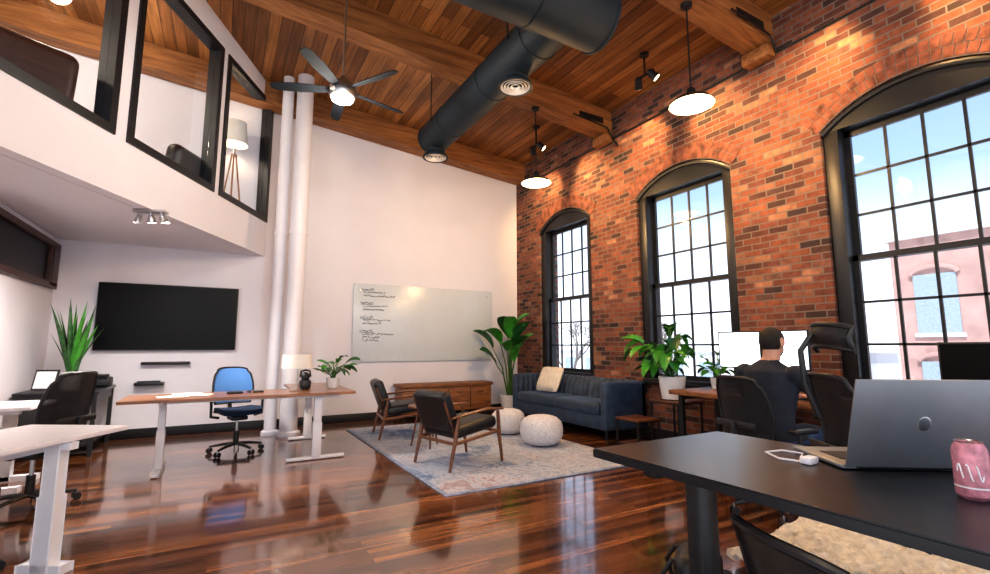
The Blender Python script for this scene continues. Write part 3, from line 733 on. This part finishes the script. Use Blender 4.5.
b.cyl((-w*.4,.003,.012),(w*.4,.003,.012),.007,M_plastic,n=10)
b.ell((0.0,-.0485,.134),(.018,.0015,.020),M_steel,rot=(math.radians(17),0,0),seg=16)
o=b.done('body',parent=Lp); o.rotation_euler=(0,0,ang)
b=B(); b.lathe([(0,0),(.026,0),(.036,.010),(.0365,.020),(.0365,.120),(.034,.130),(.029,.140),(.029,.144),(.026,.1435),(.024,.139),(0,.139)],M_can,n=32)
b.lathe([(.0368,.03),(.0368,.034)],M_whitem,cap=False)
for k in range(3):
    a0=2.6+k*.55; b.tube([(.0366*math.cos(a0+t*.35),.0366*math.sin(a0+t*.35),.07+.02*math.sin(t*4+k)) for t in [i/8 for i in range(9)]],.0018,M_whitem,n=5)
b.lathe([(.0275,.144),(.030,.1455),(.0285,.1465),(.026,.144)],M_steel,cap=False,n=32); b.lathe([(0,.1395),(.025,.1395),(.025,.1400),(0,.1400)],M_steel); b.box((.006,0,.1425),(.022,.013,.0015),M_steel,bev=.0006)
o=b.done('soda_can',(1.485,.435,HD+.001)); o.scale=(.86,.86,.86)
b=B(); b.tube([(1.49,.80,HD+.006),(1.47,.86,HD+.006),(1.52,.93,HD+.006),(1.59,.92,HD+.006),(1.60,.86,HD+.006),(1.53,.83,HD+.006)],.003,M_whitem,n=6); b.box((1.50,.79,HD+.012),(.05,.03,.02),M_whitem,bev=.004); b.done('charging_cable')
b=B(); b.box((0,0,.2),(.30,.22,.38),M_leather,bev=.08,seg=5); b.box((.0,-.12,.15),(.22,.07,.2),M_leather,bev=.03,seg=4); b.tube([(-.05,.0,.38),(-.04,0,.43),(.04,0,.43),(.05,0,.38)],.01,M_leather,n=8)
for s in (-1,1): b.tube([(s*.09,.11,.35),(s*.10,.16,.25),(s*.10,.12,.06)],.012,M_leather,n=6)
b.done('backpack',(2.12,1.68,.001),.6).scale=(1,1,.75)

# window counter
b=B(); b.b2(4.55,5.38,.3,3.90,.745,.795,M_rustic,bev=.006)
for y in (.4,1.5,2.95,3.80):
    b.box((4.65,y,.373),(.05,.05,.743),M_darkmetal); b.box((5.3,y,.373),(.05,.05,.743),M_darkmetal); b.box((4.98,y,.71),(.6,.04,.04),M_darkmetal)
b.done('counter_desk',(0,0,.001))
CZ=.797
def monitor(x,y,rz,w,h,zc_,lit=True):
    A=empty('computer_monitor',(x,y,CZ),rz)
    b=B(); b.box((0,0,zc_-CZ),(.03,w,h),M_plastic,bev=.006); b.box((-.0155,0,zc_-CZ),(.002,w-.03,h-.03),M_lit if lit else M_screen)
    b.box((.05,0,(zc_-CZ)/2),(.03,.06,zc_-CZ),M_plastic,bev=.005); b.box((.03,0,.008),(.18,.22,.014),M_plastic,bev=.005); b.done('panel',parent=A)
monitor(4.96,3.25,math.radians(8),.46,.40,1.26); monitor(4.96,2.74,math.radians(-6),.46,.40,1.26)
monitor(5.0,1.28,0,.6,.34,1.16,False)
b=B(); b.box((0,0,.01),(.14,.42,.018),M_plastic,bev=.004)
for i in range(4):
    for j in range(12): b.box((-.045+i*.03,-.18+j*.033,.022),(.022,.026,.006),M_darkmetal)
b.done('keyboard',(4.80,2.62,CZ))
def stable(x,y,w,h):
    b=B(); 
    for sx in (-1,1):
        for sy in (-1,1): b.box((sx*w/2,sy*w/2,h/2),(.02,.02,h),M_darkmetal)
    for z in (h-.03,.08):
        for s in (-1,1): b.box((0,s*w/2,z),(w,.018,.018),M_darkmetal); b.box((s*w/2,0,z),(.018,w,.018),M_darkmetal)
    b.box((0,0,h-.008),(w+.03,w+.03,.024),M_woodframe,bev=.004); b.box((0,0,.09),(w,w,.012),M_woodframe)
    b.done('side_table',(x,y,.001))
stable(5.05,4.22,.42,.62); stable(4.62,4.46,.36,.40)
bush('monstera_plant',(5.00,4.22,.636),.165,.28,46,.29,.26,'heart',M_leafl,11,up=(.1,1.2),stemL=(.14,.55),bend=.9,leafel=(-.5,.6),lims=((.42,0,1),(.34,1,-1),(.62,1,1)),bright=.8)
bush('potted_plant',(5.12,3.66,CZ),.08,.13,18,.16,.11,'oval',M_leafl,9,stemL=(.06,.24),lims=((.28,0,1),(.20,1,1),(.16,1,-1)))
P=empty('bird_of_paradise_plant',(4.95,8.08,.001)); b=B(); pot(b,.20,.36); b.done('pot',parent=P)
b=B(); random.seed(21)
for k,(az,h,lean,L) in enumerate(((200,1.35,.30,.66),(150,1.25,.34,.6),(240,1.45,.18,.68),(280,1.35,.10,.70),(330,1.15,.12,.6),(190,.95,.36,.55),(255,1.0,.3,.6),(60,1.45,.03,.4),(300,1.55,.05,.6),(215,1.50,.12,.6),(225,1.2,.25,.6),(270,1.15,.22,.6))):
    a=math.radians(az); p0=Vector((.05*math.cos(a),.05*math.sin(a),.32)); p2=Vector((lean*math.cos(a),lean*math.sin(a),h)); p1=(p0+p2)/2+Vector((-.04*math.cos(a),-.04*math.sin(a),.1))
    b.tube([p0,p1,p2],[.016,.012,.008],M_stem,n=8)
    b.leaf(p2,a,math.radians(random.uniform(50,75)),L*.9,.27,random.uniform(.6,1.5),M_leaf if k%2 else M_leafl,'oval',fold=.22,n=12,roll=random.uniform(-.6,.6))
b.squeeze(.44); b.squeeze(.46,1,1)
b.done('leaves',parent=P,nofix=True)

# mezzanine furniture
MZ=SOF+.242
P=empty('tripod_floor_lamp',(-.02,8.28,MZ))
b=B()
for k in range(3):
    a=2*pi*k/3+.5; b.tube([(.03*math.cos(a),.03*math.sin(a),1.3),(.22*math.cos(a),.22*math.sin(a),0)],[.012,.014],M_woodtop,n=8)
b.cyl((0,0,1.25),(0,0,1.5),.02,M_steel); b.lathe([(.19,1.45),(.15,1.82)],M_shade,cap=False); b.lathe([(.187,1.452),(.147,1.818)],M_shade,cap=False); b.done('tripod_and_shade',parent=P)
light('POINT','bulb',(0,0,1.62),5,(1,.75,.5),parent=P,shadow_soft_size=.05)
def lounge(name,loc,rz,m,w=.8,h=.85):
    b=B(); b.box((0,0,.28),(.75,w,.26),m,bev=.06,seg=4); b.box((-.32,0,.52),(.2,w,h-.15),m,rot=(0,-.15,0),bev=.09,seg=5)
    for s in (-1,1): b.box((0,s*(w/2-.05),.42),(.72,.14,.36),m,bev=.06,seg=4)
    for sx in (-1,1):
        for sy in (-1,1): b.cyl((sx*.28,sy*(w/2-.1),0),(sx*.28,sy*(w/2-.1),.16),.02,M_woodframe)
    b.done(name,loc,rz)
M_brown=mat('brown_leather',(.045,.014,.009),.5,var=.2)
q=O+dv*3.75+nl*.80; lounge('lounge_chair',(q.x,q.y,MZ),math.radians(120),M_brown,.95,1.05)
q=O+dv*1.75+nl*.6; lounge('lounge_chair',(q.x,q.y,MZ),math.radians(150),M_leather,.7,.72)
for (x,y,e) in ((-1.9,6.9,60),(-3.6,5.0,60)):  # globe fittings added to brighten the mezzanine interior
    P=empty('added_fill_globe',(x,y,zc(x)-.5)); b=B(); b.ell((0,0,0),(.12,.12,.11),M_glowc); b.cyl((0,0,.1),(0,0,.49),.01,M_darkmetal,n=8); b.done('globe',parent=P)
    light('POINT','bulb',(0,0,-.18),e,(1,.82,.62),parent=P,shadow_soft_size=.15)

# man
def remesh(b,name,voxel,parent,smooth_it=4):
    o=b.done(name,parent=parent)
    m=o.modifiers.new('r','REMESH'); m.mode='VOXEL'; m.voxel_size=voxel; m.use_smooth_shade=True
    s=o.modifiers.new('s','SMOOTH'); s.iterations=smooth_it; s.factor=.6
    dg=C.evaluated_depsgraph_get(); me=D.meshes.new_from_object(o.evaluated_get(dg)); o.modifiers.clear(); o.data=me
    for p in me.polygons: p.use_smooth=True
    return o
def assign(o,mats,fn):
    o.data.materials.clear()
    for m in mats: o.data.materials.append(m)
    for p in o.data.polygons: p.material_index=fn(p.center)
Mn=empty('seated_man',(3.88,2.33,.001),math.radians(-3)); Mn.scale=(1.06,1.06,1.03)
b=B(); g=M_shirt
b.tube([(0,0,.50),(0,0,.60),(.01,0,.72),(.035,0,.86),(.05,0,.98),(.045,0,1.06),(.05,0,1.11),(.06,0,1.15)],[(.19,.13),(.195,.135),(.18,.125),(.20,.13),(.22,.13),(.21,.115),(.13,.085),(.06,.06)],g,n=28)
for s in (-1,1):
    b.ell((.045,s*.205,1.045),(.075,.075,.072),g)
    b.tube([(.045,s*.21,1.05),(.12,s*.275,.94),(.21,s*.325,.85)],[.070,.062,.050],g,n=16); b.ell((.21,s*.325,.85),.050,g)
    b.tube([(.21,s*.325,.85),(.42,s*.26,.845),(.60,s*.18,.835)],[.051,.044,.031],g,n=16); 
    b.tube([(.59,s*.184,.835),(.66,s*.165,.825)],[.027,.024],g,n=12)
    b.tube([(.02,s*.10,.55),(.24,s*.13,.575),(.45,s*.16,.55)],[.105,.088,.066],g,n=18); b.ell((.45,s*.16,.545),.066,g)
    b.tube([(.45,s*.16,.54),(.44,s*.165,.32),(.40,s*.17,.10)],[.064,.056,.040],g,n=16)
    b.ell((.40,s*.17,.07),(.05,.042,.06),g); b.tube([(.37,s*.17,.045),(.48,s*.18,.042),(.60,s*.19,.030)],[.045,.045,.028],g,n=14); b.ell((.60,s*.19,.03),(.035,.038,.028),g)
b.tube([(.06,0,1.10),(.075,0,1.17),(.09,0,1.23)],[.066,.060,.060],g,n=18)
body=remesh(b,'body',.011,Mn)
def bf(c):
    if c.z<.085: return 3
    if c.x>.61 and c.z>.7: return 1
    if c.z>1.15 and abs(c.y)<.09: return 1
    if c.z<.62 and (c.x>.13 or c.z<.56): return 2
    return 0
assign(body,[M_shirt,M_skin,M_jeans,M_shoe],bf)
b=B(); hx,hz=.105,1.29
b.ell((hx-.005,0,hz+.015),(.100,.082,.104),g,seg=28); b.ell((hx+.025,0,hz-.055),(.070,.062,.062),g,seg=24); b.ell((hx+.055,0,hz-.095),(.032,.036,.022),g)
b.tube([(hx+.085,0,hz+.015),(hx+.108,0,hz-.018),(hx+.100,0,hz-.03)],[.009,.014,.012],g,n=10); b.ell((hx+.078,0,hz+.032),(.018,.05,.012),g)
b.ell((hx+.084,0,hz-.058),(.014,.024,.007),g); b.ell((hx+.083,0,hz-.068),(.013,.021,.006),g)
for s in (-1,1): b.ell((hx+.0,s*.084,hz-.005),(.020,.009,.032),g,rot=(0,.15,s*.35))
b.tube([(hx-.02,0,hz-.14),(hx-.012,0,hz-.05)],[.060,.060],g,n=18)
head=remesh(b,'head',.0045,Mn,3)
def hf(c):
    dx,dz=c.x-hx,c.z-hz
    if abs(c.y)>.079 and abs(dz)<.04: return 0
    if dz>.062 and dx<.10: return 1
    if dx<.045 and dz>.0: return 1
    if dx<-.02 and dz>-.055: return 1
    if dz<-.072 and dx<.1 and .03<dx: return 1
    return 0
assign(head,[M_skin,M_hair],hf)
for v in head.data.vertices:
    c=v.co
    if hf(c)==1 and c.z>hz-.05: v.co=c+v.normal*.006
b=B()
for s in (-1,1): b.ell((hx+.083,s*.031,hz+.008),(.010,.014,.009),M_eye,seg=12); b.ell((hx+.0915,s*.031,hz+.008),(.003,.005,.005),M_iris,seg=10); b.box((hx+.096,s*.032,hz+.030),(.006,.03,.006),M_hair,bev=.002)
b.ell((hx+.094,0,hz-.0625),(.006,.02,.004),M_lip,seg=12); b.done('face_details',parent=Mn)
b=B()
for s in (-1,1):
    w0=Vector((.655,s*.166,.825)); b.ell(w0+Vector((.045,0,-.005)),(.050,.042,.015),g,rot=(0,.12,0)); b.tube([w0-Vector((.02,0,0)),w0+Vector((.02,0,0))],[.024,.026],g,n=12)
    for k,(oy,l) in enumerate(((-.030,.062),(-.010,.074),(.011,.070),(.030,.054))):
        p=w0+Vector((.085,oy,-.006)); b.tube([p-Vector((.02,0,0)),p+Vector((l*.4,0,.008)),p+Vector((l*.75,0,-.002)),p+Vector((l*.95,0,-.018))],[.0095,.009,.008,.0065],g,n=10)
    p=w0+Vector((.02,-s*.036,-.004)); b.tube([p,p+Vector((.03,-s*.018,-.004)),p+Vector((.062,-s*.022,-.010))],[.012,.0105,.008],g,n=10)
hands=remesh(b,'hands',.0035,Mn,2); assign(hands,[M_skin],lambda c:0)

# outside
b=B(); b.b2(XW+.6,60,-40,50,-3.2,-3.0,M_grass); b.done('ground')
b=B(); b.b2(24,30,-16,8.8,-2.98,5.6,M_obrick); b.b2(23.8,30.2,-16.2,9,5.6,5.9,M_otrim)
for k in range(9):
    y=-14+k*2.6
    for z in (-1.6,1.8): b.b2(23.93,24.01,y,y+1.3,z,z+2.3,M_oglass); b.b2(23.9,24.0,y-.1,y+1.4,z-.15,z,M_otrim); b.tube([(23.95,y+.65+.7*math.cos(t),z+2.3+.3*math.sin(t)) for t in [pi*i/8 for i in range(9)]],.1,M_obrick,n=6)
b.done('neighbour_building')
b=B(); b.b2(30,38,14,44,-2.98,.9,M_otrim); b.b2(29.8,38.2,13.8,44.2,.9,1.1,M_whitetop)
for k in range(9): b.b2(29.93,30.01,15+k*3.1,16.6+k*3.1,-1.6,.2,M_oglass)
b.done('warehouse_building')
random.seed(2)
def tree(x,y,h):
    b=B()
    def br(p,d,l,r,dep):
        q=p+d*l; b.tube([p,q],[r,r*.65],M_bark,n=5)
        if dep==0: return
        for _ in range(3): 
            nd_=(d+Vector((random.uniform(-.7,.7),random.uniform(-.7,.7),random.uniform(-.1,.5)))).normalized(); br(q,nd_,l*.7,r*.62,dep-1)
    br(Vector((0,0,0)),Vector((0,0,1)),h*.32,.12,5); b.done('bare_tree',(x,y,-3))
tree(17,9.5,6.2); tree(19,17,6); tree(20,25,6.5)

# world, sun, camera
w=D.worlds.new('World'); C.scene.world=w; w.use_nodes=True; nt=w.node_tree; nt.nodes.clear()
o=nd(nt,'ShaderNodeOutputWorld'); bg=nd(nt,'ShaderNodeBackground'); tc=nd(nt,'ShaderNodeTexCoord'); sp=nd(nt,'ShaderNodeSeparateXYZ')
r=ramp(nt,[(0,(.95,.96,1.0)),(.06,(.93,.95,1.0)),(.15,(.66,.75,.88)),(.28,(.31,.42,.60)),(.5,(.17,.27,.47)),(1,(.12,.2,.4))])
n=nd(nt,'ShaderNodeTexNoise',i_Scale=1.6,i_Detail=5.0); mp=nd(nt,'ShaderNodeMapping'); mp.inputs['Scale'].default_value=(1,1,2.5)
cr=ramp(nt,[(.45,(0,0,0)),(.85,(.6,.6,.6))]); mx=nd(nt,'ShaderNodeMix',data_type='RGBA'); mx.inputs[7].default_value=(.85,.88,.93,1)
L=nt.links.new
L(tc.outputs['Generated'],sp.inputs[0]); L(sp.outputs[2],r.inputs[0]); L(tc.outputs['Generated'],mp.inputs[0]); L(mp.outputs[0],n.inputs[0]); L(n.outputs[0],cr.inputs[0]); L(cr.outputs[0],mx.inputs[0]); L(r.outputs[0],mx.inputs[6]); L(mx.outputs[2],bg.inputs[0]); bg.inputs[1].default_value=1.45; L(bg.outputs[0],o.inputs[0])
sun=light('SUN','sun',(-5,-5,20),4.2,(1,.96,.9),angle=math.radians(1)); sun.rotation_euler=Vector((.55,.25,-.85)).to_track_quat('-Z','Y').to_euler()

cam=D.cameras.new('camera'); co=D.objects.new('camera',cam); C.scene.collection.objects.link(co)
co.location=(0,0,1.3); co.rotation_euler=(math.radians(90+7.08),0,math.radians(-29.7)); cam.sensor_width=36; cam.lens=475/990*36; cam.clip_start=.05
C.scene.camera=co
vs=C.scene.view_settings
vs.view_transform='Standard'; vs.exposure=.55
try: vs.look='Medium High Contrast'
except Exception as ex: print('look failed',ex)
